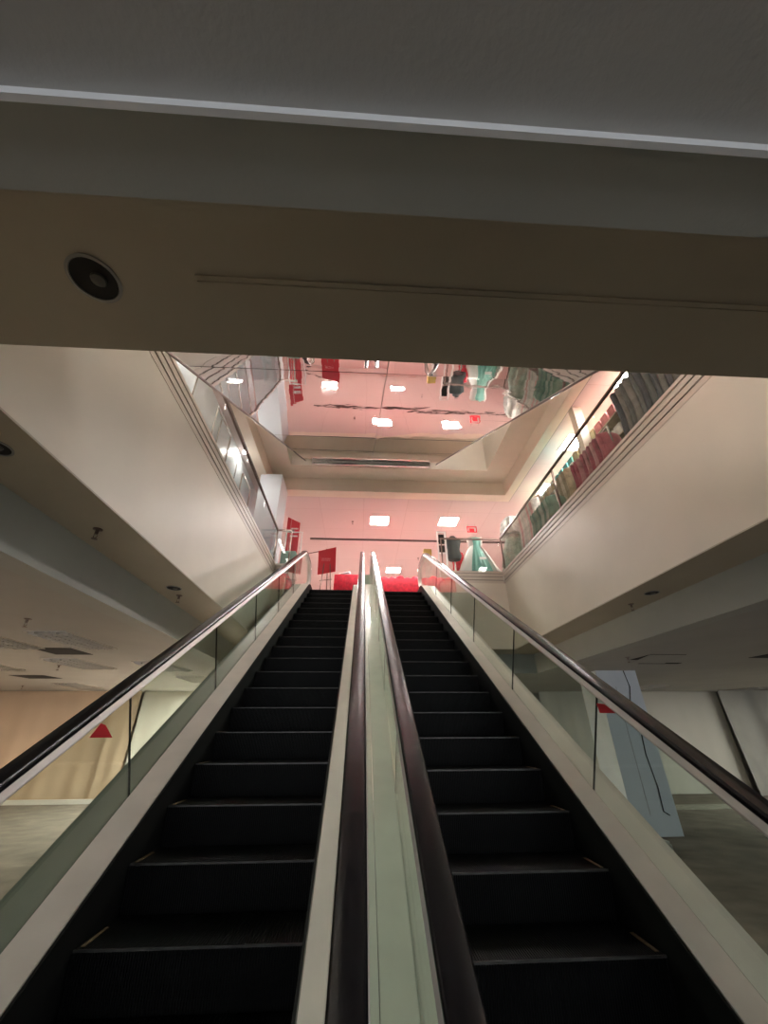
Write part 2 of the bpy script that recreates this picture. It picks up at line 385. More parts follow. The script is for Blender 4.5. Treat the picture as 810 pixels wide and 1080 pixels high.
# ------------------------------------------------------------------ mirrored flight overhead
NM = 1.09; XA, XB = -1.45, 1.76; SA, SB = 2.03, 9.66
t = empty('overhead_escalator', (0.15, 1.2, ZU-.5), 'mirror-clad underside of the next escalator flight sloping overhead', 'escalator')
MB().hexa([P(XA+.02, SA, NM+.03), P(XB-.02, SA, NM+.03), P(XB-.02, SB, NM+.03), P(XA+.02, SB, NM+.03), P(XA+.02, SA+.3, NM+.9), P(XB-.02, SA+.3, NM+.9), P(XB-.02, SB+.3, NM+.9), P(XA+.02, SB+.3, NM+.9)]).build('truss', M['truss'], t)
rows = [SA, 3.2, 4.7, 6.2, 7.7, SB]; xs = [XA+.02, .16, XB-.02]
for a, b in zip(rows, rows[1:]):
    for p, q in zip(xs, xs[1:]):
        d = [random.uniform(-.006, .006) for _ in range(4)]
        MB().hexa([P(p+.004, a+.004, NM+d[0]), P(q-.004, a+.004, NM+d[1]), P(q-.004, b-.004, NM+d[2]), P(p+.004, b-.004, NM+d[3]),
                   P(p+.004, a+.004, NM+.02), P(q-.004, a+.004, NM+.02), P(q-.004, b-.004, NM+.02), P(p+.004, b-.004, NM+.02)]).build('mirror_panel', M['mirrorm'], t)
for x in (XA, XB):
    MB().tube([P(x, SA, NM), P(x, SB, NM)], .012).build('edge_trim', M['bar'], t)
MB().tube([(-1.28, 7.80, 5.75), (1.60, 7.80, 5.75)], .085, 20).build('end_roll', M['chrome'], t, smooth=True)

# ------------------------------------------------------------------ gallery balustrades upstairs
GT = 3.87
def balustrade(name, pts, posts, label, joints):
    """glass run between two plan points with a dark top bar, posts at given fractions"""
    (x0, y0), (x1, y1) = pts
    t = empty(name, ((x0+x1)/2, (y0+y1)/2, 3.08), label, 'railing')
    L = math.hypot(x1-x0, y1-y0); ux, uy = (x1-x0)/L, (y1-y0)/L; nx, ny = -uy, ux
    def quad(a, b, z0, z1, th, nm, m):
        p = [(x0+ux*a-nx*th, y0+uy*a-ny*th), (x0+ux*b-nx*th, y0+uy*b-ny*th), (x0+ux*b+nx*th, y0+uy*b+ny*th), (x0+ux*a+nx*th, y0+uy*a+ny*th)]
        MB().hexa([(*q, z0) for q in p]+[(*q, z1) for q in p]).build(nm, m, t)
    js = [0]+joints+[L]
    for a, b in zip(js, js[1:]): quad(a+.004, b-.004, 3.07, GT-.01, .005, 'glass_panel', M['glass2'])
    quad(0, L, GT-.012, GT+.018, .018, 'top_rail', M['bar'])
    quad(0, L, 3.062, 3.082, .012, 'base_channel', M['bar'])
    for a in posts: quad(max(0, a-.012), min(L, a+.012), 3.07, GT, .014, 'post', M['bar'])
    return t
balustrade('glass_balustrade', ((V[0]-.04, V[2]+.1), (V[0]-.04, YL)), [6.58], 'glass balustrade with dark top bar along the left gallery edge', [1.4, 2.7, 3.9, 5.2])
balustrade('glass_balustrade', ((V[1]+.04, V[2]+.1), (V[1]+.04, V[3])), [4.0, 6.76], 'glass balustrade with dark top bar along the right gallery edge', [1.3, 2.65, 5.35])
balustrade('glass_balustrade', ((ESC_X1+.06, V[3]+.04), (V[1]+.03, V[3]+.04)), [0.02], 'short glass balustrade in front of the teal gown', [])
balustrade('glass_balustrade', ((V[0]-.03, YL+.04), (ESC_X0+.08, YL+.04)), [.3], 'tiny glass return beside the top of the left escalator', [])

# ------------------------------------------------------------------ ceiling fittings
def downlight(x, y, z, r, label):
    t = empty('downlight', (x, y, z), label, 'downlight')
    MB().lathe((x, y, z), [(r*1.12, -.001), (r*1.14, -.006), (r*1.0, -.008), (r*.96, -.002), (r*.96, .04)], 32, cap=False).build('trim_ring', M['steelgrey'], t, smooth=True)
    MB().lathe((x, y, z), [(r*.97, -.004), (r*.9, -.0035), (.01, -.003)], 32).build('reflector', M['black'], t, smooth=True)
    MB().lathe((x+r*.2, y, z), [(r*.35, -.004), (r*.30, -.012), (r*.1, -.016)], 16).build('bulb', M['darkmetal'], t, smooth=True)
downlight(-.984, .871, 1.42, .078, 'dark unlit round downlight in the beam straight overhead')
downlight(-2.10, 1.88, 1.42, .075, 'unlit downlight cut off by the left picture edge')
downlight(-2.12, 4.40, 1.42, .075, 'unlit downlight under the left slab edge near the handrail')
downlight(3.44, 4.33, 1.42, .075, 'unlit downlight under the right slab edge')
def sprinkler(x, y, z, label, group=None):
    t = empty('sprinkler', (x, y, z), label, 'sprinkler', group)
    MB().lathe((x, y, z), [(.035, -.002), (.035, -.008), (.014, -.012), (.012, -.045)], 14).build('escutcheon', M['bar'], t, smooth=True)
    MB().tube([(x-.012, y, z-.04), (x-.014, y, z-.07), (x, y, z-.085)], .003, 6).tube([(x+.012, y, z-.04), (x+.014, y, z-.07), (x, y, z-.085)], .003, 6).build('frame_arm', M['bar'], t)
    MB().lathe((x, y, z), [(.022, -.085), (.022, -.089)], 12).build('deflector', M['bar'], t)
sprinkler(-2.12, 2.92, 1.42, 'sprinkler head midway under the left slab edge')
sprinkler(-2.17, 4.68, 1.42, 'sprinkler head just behind the downlight under the left slab edge')
sprinkler(3.48, 4.80, 1.42, 'sprinkler head just behind the downlight under the right slab edge')
sprinkler(-3.53, 4.38, 1.055, 'sprinkler head on the lower ceiling nearest the left slab edge')
sprinkler(-5.39, 7.78, 1.055, 'sprinkler head on the lower left ceiling between two louvre lights')
sprinkler(-8.6, 11.4, 1.055, 'farthest sprinkler head on the lower left ceiling')
sprinkler(4.44, 6.61, 1.055, 'sprinkler head on the lower right ceiling by the loose tiles')
sprinkler(-.32, 10.3, 5.435, 'sprinkler head on the upper ceiling left of the square lights')
sprinkler(2.0, 13.0, 5.435, 'sprinkler head on the upper ceiling beyond the dark line')

def louvre(x0, x1, y0, y1, label, z=1.055):
    t = empty('louvre_light', ((x0+x1)/2, (y0+y1)/2, z), label, 'ceiling light', 'unlit louvre lights in the lower ceiling')
    MB().frame((x0+.02, x1-.02, y0+.02, y1-.02), (x0, x1, y0, y1), z-.012, z+.002).build('frame', M['louver'], t)
    MB().box(x0+.02, x1-.02, y0+.02, y1-.02, z-.003, z-.001).build('tray', M['darkmetal'], t)
    mb = MB(); n = 14
    for i in range(1, n): yy = y0+(y1-y0)*i/n; mb.box(x0+.02, x1-.02, yy-.004, yy+.004, z-.03, z-.003)
    for i in range(1, 4): xx = x0+(x1-x0)*i/4; mb.box(xx-.005, xx+.005, y0+.02, y1-.02, z-.03, z-.003)
    mb.build('louvre_grid', M['louver'], t)
louvre(-4.0, -3.5, 4.95, 6.1, 'louvre ceiling light nearest the left slab edge')
louvre(-5.0, -4.5, 4.95, 6.1, 'louvre ceiling light at the left picture edge beside the open dark tile')
louvre(-5.2, -4.6, 7.0, 8.2, 'louvre ceiling light second back from the left slab edge')
louvre(-7.0, -6.4, 7.2, 8.4, 'small pale louvre ceiling light far left, third row')
louvre(-8.9, -8.3, 9.0, 10.2, 'louvre ceiling light in the far left corner above the plastic sheet')
louvre(-7.5, -6.9, 10.8, 12.0, 'louvre ceiling light nearest the warm plastic sheet')
louvre(-3.9, -3.3, 7.3, 8.5, 'louvre ceiling light seen through the left escalator glass')
louvre(-4.0, -3.4, 9.3, 10.5, 'louvre ceiling light farther back through the left escalator glass')
louvre(11.2, 11.8, 11.6, 12.8, 'louvre ceiling light far right above the pale sheets')
louvre(7.8, 8.4, 11.0, 12.2, 'louvre ceiling light behind the white column')
def tile_gap(x, y, w, h, tilt, label):
    t = empty('loose_ceiling_tile', (x, y, 1.055), label, 'ceiling tile')
    MB().box(x-w/2, x+w/2, y-h/2, y+h/2, 1.050, 1.054).build('opening', M['black'], t)
    MB().hexa([(x-w/2, y-h/2, 1.046), (x+w/2, y-h/2, 1.046), (x+w/2, y+h/2, 1.046-tilt), (x-w/2, y+h/2, 1.046-tilt),
               (x-w/2, y-h/2+.02, 1.052), (x+w/2, y-h/2+.02, 1.052), (x+w/2, y+h/2, 1.052-tilt), (x-w/2, y+h/2, 1.052-tilt)]).build('tile', M['ceil_low'], t)
def dark_gap(x, y, w, h, label):
    tag(MB().prism(x-w/2, x+w/2, [(y-h/2, 1.050), (y+h/2, 1.050), (y+h/2, 1.054), (y-h/2, 1.054)]).build('ceiling_opening', M['black'], origin=(x, y, 1.052)), label, 'ceiling opening')
dark_gap(-4.42, 6.35, .55, .55, 'black opening of a missing tile beside the nearest louvre lights')
dark_gap(-7.0, 9.55, .7, .6, 'small black opening of a missing tile far back on the left')
dark_gap(-9.2, 8.4, .8, .6, 'black opening of a missing tile at the left picture edge')
dark_gap(5.45, 7.25, .75, .12, 'thin black slit in the ceiling left of the white column')
dark_gap(6.8, 6.4, .5, .4, 'dark opening in the ceiling at the right picture edge')
tile_gap(4.95, 6.6, .6, .55, .05, 'sagging ceiling tile by the sprinkler in front of the white column')

def panel_light(x, y, label, w=.52, h=.5):
    t = empty('panel_light', (x, y, 5.435), label, 'ceiling light', 'lit square panels in the pink ceiling')
    MB().frame((x-w/2, x+w/2, y-h/2, y+h/2), (x-w/2-.03, x+w/2+.03, y-h/2-.03, y+h/2+.03), 5.42, 5.437).build('frame', M['lampframe'], t)
    MB().box(x-w/2, x+w/2, y-h/2, y+h/2, 5.425, 5.434).build('diffuser', M['lampglass'], t)
for x, y, l in [(.47, 10.2, 'lit square ceiling panel above the two red tables'), (2.52, 10.16, 'lit square ceiling panel left of the red hanging sign'),
                (1.2, 14.24, 'lit ceiling panel far back just over the red table pile'), (4.75, 4.6, 'very bright ceiling panel at the top right by the beam'),
                (4.55, 6.4, 'bright ceiling panel second along above the right gallery'), (4.8, 8.27, 'bright ceiling panel third along above the right gallery'),
                (4.8, 10.3, 'bright ceiling panel over the right gallery corner'), (-1.4, 14.2, 'lit ceiling panel far back behind the red easel sign'),
                (7.4, 4.6, 'ceiling panel near the far right shop wall, in front'), (7.4, 8.3, 'ceiling panel near the far right shop wall, behind'),
                (-4.6, 10.2, 'ceiling panel behind the white corner column'), (4.75, 2.2, 'added fill panel over the near end of the right gallery'), (4.75, -.6, 'added fill panel over the floor before the right gallery'), (1.9, -.8, 'added fill panel centred over the near end of the void'), (-1.0, -.8, 'added fill panel left of centre before the void'), (-4.0, -.6, 'added fill panel before the left gallery wall')]:  # those labelled fill are added out of sight to light the slab faces
    panel_light(x, y, l)
t = empty('spotlight', (-2.66, 7.1, 5.435), 'small round lit spotlight in the ceiling of the left gallery', 'spotlight')
MB().lathe((-2.66, 7.1, 5.435), [(.07, -.001), (.075, -.012), (.05, -.014)], 20).build('trim_ring', M['lampframe'], t, smooth=True)
MB().lathe((-2.66, 7.1, 5.435), [(.048, -.0135), (.045, -.018)], 16).build('bulb', mat('spot_glow', (1, 1, 1), .5, emit=(1, .93, .85), es=220), t)

for y0, y1, l in ((1.3, 2.5, 'added slim fill strip over the near end of the left gallery'), (2.9, 4.1, 'added slim fill strip second along over the left gallery')):  # added fill behind the near beam, brightens the gallery wall
    t = empty('fill_strip', (-2.69, (y0+y1)/2, 5.435), l, 'ceiling light')
    MB().box(-2.76, -2.62, y0, y1, 5.41, 5.437).build('housing', M['lampframe'], t)
    MB().box(-2.75, -2.63, y0+.02, y1-.02, 5.404, 5.409).build('diffuser', M['lampglass'], t)
for x, l in ((2.6, 'added fill panel at the top of the upper void, right of the overhead flight'), (-1.66, 'added slim fill panel at the top of the upper void, left of the overhead flight')):  # fill panels added above the flight to light the coffer faces
    w_ = .5 if x > 0 else .12
    t = empty('panel_light', (x, 5.5, 7.6), l, 'ceiling light')
    MB().box(x-w_/2-.02, x+w_/2+.02, 5.0, 6.0, 7.585, 7.6).build('frame', M['lampframe'], t)
    MB().box(x-w_/2, x+w_/2, 5.02, 5.98, 7.575, 7.583).build('diffuser', M['lampfill'], t)

# ------------------------------------------------------------------ left gallery
struct('wall_gallery', MB().box(-2.95, -2.80, 1.2, 8.9, ZU, 5.43), M['panelwhite'])
for i, y in enumerate((2.3, 3.5, 4.7, 5.9, 7.1)):
    struct('trim_%d' % (30+i), MB().box(-2.80, -2.785, y-.02, y+.02, ZU, 5.44), M['chrome'])
struct('column_gallery', MB().box(-2.50, -1.99, 7.95, 8.75, ZU, 5.44), M['colwhite'])
def chrome_rack(y0, y1, x, zt, label):
    t = empty('display_rack', (x, (y0+y1)/2, ZU), label, 'display rack')
    for y in (y0, y1):
        MB().tube([(x, y, ZU), (x, y, zt)], .016, 8).build('upright', M['chrome'], t)
        MB().tube([(x-.22, y, ZU+.02), (x+.22, y, ZU+.02)], .014, 8).build('foot', M['chrome'], t)
    MB().tube([(x, y0, zt), (x, y1, zt)], .016, 8).build('top_bar', M['chrome'], t)
    MB().tube([(x, y0, ZU+.3), (x, y1, ZU+.3)], .01, 8).build('lower_bar', M['chrome'], t)
chrome_rack(4.75, 5.45, -2.35, 4.50, 'empty chrome display rack behind the left gallery glass, nearest')
chrome_rack(6.35, 6.95, -2.35, 4.35, 'empty chrome display rack behind the left gallery glass, by the column')

# ------------------------------------------------------------------ shop things upstairs
def marks(t, x0, x1, y, z0, z1, rows, m, n=6, seed=1):
    rd = random.Random(seed); mb = MB()
    for r in range(rows):
        zz = z1-(z1-z0)*(r+.5)/rows; xx = x0
        while xx < x1:
            wv = rd.uniform(.4, 1.0)*(x1-x0)/n
            mb.box(xx, min(x1, xx+wv*.7), y-.003, y, zz-(z1-z0)/rows*.18, zz+(z1-z0)/rows*.18); xx += wv
    return mb.build('lettering', m, t)
# easel sign
t = empty('easel_sign', (-.94, 9.74, ZU), 'red poster board tilted on a metal easel behind the left escalator', 'sign')
pts = [(-1.16, 3.55), (-.70, 3.64), (-.72, 4.33), (-1.18, 4.21)]
mb = MB(); mb.hexa([(x, 9.72, z) for x, z in pts]+[(x, 9.75, z) for x, z in pts]); b = mb.build('poster', M['red'], t)
marks(t, -1.08, -.85, 9.719, 3.92, 4.02, 2, mat('pale_red_print', (.8, .3, .3), .5), 4)
for x, dy in ((-1.08, -.12), (-.78, -.12), (-.93, .35)):
    MB().tube([(x, 9.76+dy, ZU), (x*.3-.93*.7, 9.77, 4.3)], .012, 6).build('leg', M['bar'], t)
MB().tube([(-1.1, 9.71, 3.38), (-.78, 9.71, 3.42)], .01, 6).build('ledge', M['bar'], t)
MB().tube([(-1.62, 9.74, 4.10), (-1.18, 9.74, 4.20)], .012, 6).build('arm', M['bar'], t)
# corner banner
t = empty('banner_stand', (-1.66, 8.6, ZU), 'tall narrow red banner with pale lettering beside the white column', 'banner')
x0, x1 = -1.86, -1.55
for a, b in ((x0, -1.77), (-1.762, x1)):
    za, zb = 4.62-(a-x0)*.5, 4.62-(b-x0)*.5
    MB().hexa([(a, 8.6, 3.3), (b, 8.6, 3.3), (b, 8.62, 3.3), (a, 8.62, 3.3), (a, 8.6, za), (b, 8.6, zb), (b, 8.62, zb), (a, 8.62, za)]).build('banner_panel', M['red'], t)
marks(t, -1.75, -1.58, 8.598, 4.05, 4.35, 3, M['white'], 4, 3)
MB().tube([(-1.7, 8.64, ZU), (-1.7, 8.64, 4.4)], .012, 6).build('pole', M['chrome'], t)
MB().box(-1.9, -1.5, 8.5, 8.78, ZU, ZU+.03).build('base', M['steelgrey'], t)
# white frame in the corner
t = empty('garment_rail', (-1.62, 8.3, ZU), 'small white metal frame standing in front of the red banner', 'display rack')
for x in (-1.78, -1.42): MB().tube([(x, 8.3, ZU), (x, 8.3, 4.06)], .014, 6).build('upright', M['white'], t)
MB().tube([(-1.8, 8.3, 4.06), (-1.40, 8.3, 4.06)], .014, 6).build('top_bar', M['white'], t)
o = MB().box(-1.83, -1.50, 8.2, 8.45, ZU, 3.55).build('storage_bin', mat('sage_plastic', (.25, .38, .32), .5), origin=(-1.66, 8.3, ZU), bevel=.02)
tag(o, 'grey green plastic bin standing below the red banner', 'bin')
# red draped tables
def draped_table(x0, x1, y0, y1, zt, label):
    t = empty('table', ((x0+x1)/2, (y0+y1)/2, ZU), label, 'table')
    for x in (x0+.05, x1-.05):
        for y in (y0+.05, y1-.05): MB().tube([(x, y, ZU), (x, y, zt-.04)], .02, 6).build('leg', M['steelgrey'], t)
    MB().box(x0, x1, y0, y1, zt-.04, zt-.01).build('tabletop', M['white'], t)
    mb = MB(); n = 60; per = []
    for i in range(n):
        u = i/n*4; k = int(u); f = u-k
        p = [(x0+(x1-x0)*f, y0), (x1, y0+(y1-y0)*f), (x1-(x1-x0)*f, y1), (x0, y1-(y1-y0)*f)][k]; per.append(p)
    cx_, cy_ = (x0+x1)/2, (y0+y1)/2
    rings = []
    for z, g in ((zt, .99), (zt-.01, 1.01), (zt-.35, 1.03), (ZU+.03, 1.06)):
        rings.append([mb.bm.verts.new((cx_+(p[0]-cx_)*(g+(.03*math.sin(i*2.1) if z < zt-.1 else 0)), cy_+(p[1]-cy_)*(g+(.03*math.sin(i*2.1) if z < zt-.1 else 0)), z)) for i, p in enumerate(per)])
    for a, b in zip(rings, rings[1:]):
        for j in range(n): mb.bm.faces.new([a[j], a[(j+1) % n], b[(j+1) % n], b[j]])
    mb.bm.faces.new(rings[0]); mb.build('cloth', M['redcloth'], t, smooth=True)
draped_table(-.75, -.06, 10.2, 10.9, 3.74, 'red draped display table seen over the left escalator steps')
draped_table(.50, 1.60, 10.2, 10.9, 3.66, 'red draped display table seen over the right escalator steps')
def bundle(x, y, z, w, h, m, label, cat='garment', group=None, seed=0):
    rd = random.Random(seed); ph = [rd.uniform(0, 6) for _ in range(4)]
    o = MB().lathe((0, 0, 0), [(w*.42, 0), (w*.5, h*.3), (w*.45, h*.7), (w*.25, h*.95), (w*.05, h)], 20,
                   lambda a, zz: 1+.12*math.sin(3*a+ph[0])+.08*math.sin(7*a+ph[1]+zz*30)).build('folded_garment', m, origin=(0, 0, 0), smooth=True)
    o.location = (x, y, z); tag(o, label, cat, group)
for i, x in enumerate((.62, .84, 1.06, 1.28, 1.48)):
    bundle(x, 10.42+.05*(i % 2), 3.66, .24, .10+.02*(i % 3), M['redcloth'], ['crumpled red garment at the left end of the right red table', 'second crumpled red garment from the left on the right red table', 'crumpled red garment in the middle of the right red table',
        'fourth crumpled red garment from the left on the right red table', 'crumpled red garment at the right end of the right red table'][i], group='red garments heaped on the table', seed=i)
def packet(x, y, z, rz, w, label):
    t = empty('packet', (0, 0, 0), label, 'packet')
    MB().box(-w/2, w/2, -.09, .09, 0, .10).build('wrapper', mat('silver_wrap', (.70, .72, .76), .3), t, bevel=.03)
    MB().box(-w/2+.05, w/2-.05, -.093, -.091, .03, .07).build('print', M['steelgrey'], t)
    t.location = (x, y, z); t.rotation_euler = (0, -.25, rz)
packet(-.48, 10.42, 3.76, .15, .34, 'silver white packet lying on the left red table')
# gown on a stand
t = empty('dress_form', (2.93, 9.2, ZU), 'teal gown with white tulle overskirt on a dress stand behind glass', 'dress')
pl = lambda k, a0: (lambda a, z: 1+a0*max(0, (1.5-z))*math.sin(k*a))
MB().lathe((2.93, 9.2, ZU), [(.42, .35), (.36, .6), (.27, .9), (.18, 1.15), (.125, 1.28), (.14, 1.36), (.17, 1.48), (.16, 1.52)], 72, pl(18, .05)).build('bodice_and_skirt', mat('teal_satin', (.20, .46, .39), .45), t, smooth=True)
def open_tulle(a, z): return 1+.06*max(0, 1.5-z)*math.sin(11*a)
mt = mat('white_tulle', (.82, .78, .74), .7); mt.node_tree.nodes['Principled BSDF'].inputs['Alpha'].default_value = .8
mb = MB()
for a0, a1 in ((-.9, 1.0), (2.1, 4.15)):
    rg = []
    for r, z in [(.60, .30), (.50, .6), (.37, .9), (.25, 1.15), (.16, 1.3), (.19, 1.42), (.20, 1.54)]:
        rg.append([mb.bm.verts.new((2.93+r*open_tulle(a, z)*math.cos(a), 9.2+r*open_tulle(a, z)*math.sin(a), ZU+z)) for a in [a0+(a1-a0)*q/24 for q in range(25)]])
    for p, q in zip(rg, rg[1:]):
        for j in range(24): mb.bm.faces.new([p[j], p[j+1], q[j+1], q[j]])
mb.build('tulle_overskirt', mt, t, smooth=True)
MB().tube([(2.93, 9.2, ZU+.03), (2.93, 9.2, ZU+.4)], .02).build('pole', M['chrome'], t)
MB().lathe((2.93, 9.2, ZU), [(.2, 0), (.2, .02), (.03, .05)], 20).build('base', M['chrome'], t)
MB().box(2.86, 3.02, 8.74, 8.75, ZU+.78, ZU+.84).build('price_tag', M['white'], t)
# framed panel stand, dark bust, red shirt, yellow box
t = empty('framed_mirror', (2.0, 8.75, ZU), 'tall white framed stand with black panes beside the right handrail', 'display stand')
MB().frame((1.90, 2.00, 3.0, 4.0), (1.86, 2.04, 3.0, 4.0), 0, .0001) if False else None
mb = MB(); 
for a, b in ((1.84, 1.865), (2.035, 2.07)): mb.box(a, b, 8.73, 8.77, ZU, 4.38)
for z in (3.2, 3.78, 4.35): mb.box(1.865, 2.035, 8.73, 8.77, z, z+.025)
mb.build('frame', M['white'], t)
for z0, z1 in ((3.82, 4.0), (4.04, 4.3)): MB().box(1.88, 2.02, 8.745, 8.755, z0, z1).build('pane', M['black'], t)
t = empty('mannequin_bust', (2.3, 9.0, ZU), 'dark grey mannequin torso in knitted top standing left of the gown', 'mannequin')
MB().lathe((2.3, 9.0, ZU), [(.12, .85), (.15, .95), (.12, 1.12), (.15, 1.3), (.16, 1.38), (.07, 1.46), (.05, 1.5)], 24, lambda a, z: 1+.25*abs(math.cos(a))).build('torso', mat('dark_knit', (.07, .08, .08), .9, bump=.4, bscale=40), t, smooth=True)
MB().tube([(2.3, 9.0, ZU+.03), (2.3, 9.0, ZU+.88)], .02).build('pole', M['chrome'], t)
MB().lathe((2.3, 9.0, ZU), [(.18, 0), (.18, .02), (.03, .05)], 20).build('base', M['chrome'], t)
def garment(x, y, ztop, w, h, col, label, group, rz=0, src={}):
    key = (col, round(w, 2), round(h, 2))
    if key in src:
        t = copy_tree(src[key]); t.location = (x, y, ztop); t.rotation_euler = (0, 0, rz); tag(t, label, 'garment', group); return t
    t = empty('hanging_garment', (0, 0, 0), label, 'garment', group)
    mb = MB(); n = 16; rg = []
    for z, ww, d in ((-.03, .06, .03), (-.07, w*.45, .05), (-.13, w*.5, .06), (-h*.5, w*.42, .07), (-h, w*.52, .08)):
        rg.append([mb.bm.verts.new((math.cos(2*PI*j/n)*ww, math.sin(2*PI*j/n)*d*(1+.3*math.sin(j*2.5+z*8)), z)) for j in range(n)])
    for p, q in zip(rg, rg[1:]):
        for j in range(n): mb.bm.faces.new([p[j], p[(j+1) % n], q[(j+1) % n], q[j]])
    mb.bm.faces.new(rg[0]); mb.bm.faces.new(rg[-1])
    mb.build('cloth', CM(col), t, smooth=True)
    MB().tube([(-w*.3, 0, -.06), (0, 0, -.02), (0, 0, .03), (.02, 0, .05)], .004, 6).build('hanger', M['chrome'], t)
    t.location = (x, y, ztop); t.rotation_euler = (0, 0, rz); src[key] = t; return t
_cm = {}
def CM(c):
    if c not in _cm: _cm[c] = mat('fabric', c, .8, noise=.25, nscale=9)
    return _cm[c]
t = garment(2.46, 9.3, 4.12, .34, .85, (.62, .03, .05), 'red shirt hanging between the grey mannequin and the gown', 'red shirts left of the gown')
o = MB().box(1.58, 1.78, 9.25, 9.45, 3.95, 4.12).build('yellow_box', mat('yellow_card', (.62, .42, .12), .6), origin=(1.68, 9.35, 3.95)); tag(o, 'small yellow box on the shelf post by the right handrail', 'box')
t = empty('display_plinth', (1.68, 9.35, ZU), 'narrow pale plinth under the small yellow box', 'plinth')
MB().box(1.6, 1.76, 9.27, 9.43, ZU+.04, 3.95).build('shaft', CM((.75, .6, .56)), t); MB().box(1.57, 1.79, 9.24, 9.46, ZU, ZU+.04).build('base', CM((.75, .6, .56)), t)
# red hanging sign
t = empty('hanging_sign', (3.25, 10.3, 5.435), 'small red framed sign hanging from the upper ceiling above the gown', 'sign')
mb = MB(); 
for a in ((3.10, 3.40, 10.3, 10.32, 5.16, 5.19), (3.10, 3.40, 10.3, 10.32, 5.33, 5.36), (3.10, 3.13, 10.3, 10.32, 5.19, 5.33), (3.37, 3.40, 10.3, 10.32, 5.19, 5.33)): mb.box(*a)
mb.build('frame', M['red'], t); MB().box(3.18, 3.32, 10.305, 10.315, 5.19, 5.29).build('symbol', M['red'], t)
for x in (3.14, 3.36): MB().tube([(x, 10.31, 5.36), (x, 10.31, 5.435)], .004, 6).build('hanger', M['bar'], t)

# right gallery: racks of clothes, shelving
def clothes_rack(x, y0, y1, ztop, label):
    t = empty('clothes_rack', (x, (y0+y1)/2, ZU), label, 'clothes rack')
    MB().tube([(x, y0, ztop), (x, y1, ztop)], .015, 8).build('rail', M['chrome'], t)
    for y in (y0, y1):
        MB().tube([(x, y, ZU+.03), (x, y, ztop)], .018, 8).build('upright', M['chrome'], t)
        MB().tube([(x-.25, y, ZU+.03), (x+.25, y, ZU+.03)], .016, 8).build('foot', M['chrome'], t)
cs = {'dark': [(.05, .055, .06), (.09, .10, .09), (.16, .15, .13)], 'rose': [(.36, .10, .12), (.28, .07, .09), (.45, .22, .22)], 'tan': [(.42, .34, .22), (.30, .26, .18), (.50, .44, .34)],
      'green': [(.20, .34, .26), (.35, .45, .38), (.12, .25, .20)], 'pale': [(.72, .68, .62), (.66, .40, .38), (.60, .62, .55)]}
rk = [(3.75, 2.55, 4.0, 4.42, 'dark', 1.1), (3.62, 4.3, 5.2, 3.98, 'rose', .8), (3.80, 5.6, 6.7, 4.28, 'tan', 1.0), (3.45, 5.8, 6.6, 3.80, 'green', .6), (3.75, 6.95, 7.9, 4.45, 'pale', 1.0)]
words = {'dark': 'dark grey', 'rose': 'rose red', 'tan': 'tan brown', 'green': 'muted green', 'pale': 'pale pink and white'}
for (x, y0, y1, zt, k, h) in rk:
    clothes_rack(x, y0, y1, zt, 'chrome clothes rack of %s garments behind the right gallery glass' % words[k])
    n = int((y1-y0)/.095)
    for i in range(n):
        garment(x, y0+.05+(y1-y0-.1)*i/(n-1), zt-.05, .40, h, cs[k][(i*7+i//3) % 3], '%s garment in the row on the rack behind the right glass' % words[k], '%s garments on the right gallery rack' % words[k], random.uniform(-.12, .12))
t = empty('shelving_unit', (4.5, 6.3, ZU), 'long olive shop shelving unit behind the racks of the right gallery', 'shelving')
MB().box(4.68, 4.72, 3.6, 9.0, ZU, 4.75).build('back_panel', CM((.30, .27, .18)), t)
for y in (3.6, 5.4, 7.2, 9.0): MB().box(4.25, 4.70, y-.015, y+.015, ZU, 4.75).build('side_panel', CM((.30, .27, .18)), t)
for z in (3.3, 3.8, 4.3, 4.72): MB().box(4.25, 4.68, 3.6, 9.0, z, z+.025).build('shelf', CM((.42, .38, .28)), t)
bx = {}
cols = [((.15, .45, .45), 'teal'), ((.70, .72, .66), 'white'), ((.25, .40, .28), 'green'), ((.55, .20, .20), 'red'), ((.55, .47, .30), 'tan')]
for zi, z in enumerate((4.325, 4.745)):
    for i in range(24):
        y = 3.8+i*.215; ci = (i//4+zi*2) % 5; c, cw = cols[ci]
        if ci not in bx:
            t = empty('merchandise_box', (0, 0, 0), '', 'box'); MB().box(-.1, .1, -.085, .085, 0, .22).build('carton', CM(c), t); MB().box(-.102, .102, -.087, .087, .19, .225).build('lid', CM(tuple(q*.8 for q in c)), t); bx[ci] = t; o = t
        else: o = copy_tree(bx[ci])
        o.location = (4.38, y, z); tag(o, '%s boxed goods on the %s shelf of the right gallery unit' % (cw, ('upper', 'top')[zi]), 'box', '%s boxes on the %s shelf' % (cw, ('upper', 'top')[zi]))
struct('column_right_gallery', MB().box(3.95, 4.12, 5.35, 5.5, ZU, 5.44), M['ringup'])
# white wispy dress in the right corner
t = empty('dress_form', (3.62, 8.3, ZU), 'pale green and white tulle dress on a stand inside the right gallery corner', 'dress')
MB().lathe((3.62, 8.3, ZU), [(.36, .4), (.32, .7), (.24, 1.0), (.15, 1.25), (.12, 1.35), (.17, 1.5), (.12, 1.62)], 60, pl(13, .09)).build('skirt', CM((.50, .58, .48)), t, smooth=True)
MB().lathe((3.62, 8.3, ZU), [(.30, 1.2), (.26, 1.4), (.22, 1.6), (.10, 1.72)], 48, lambda a, z: 1+.14*math.sin(9*a+z*5)).build('shawl', CM((.80, .78, .74)), t, smooth=True)
MB().tube([(3.62, 8.3, ZU+.03), (3.62, 8.3, ZU+.5)], .02).build('pole', M['chrome'], t)

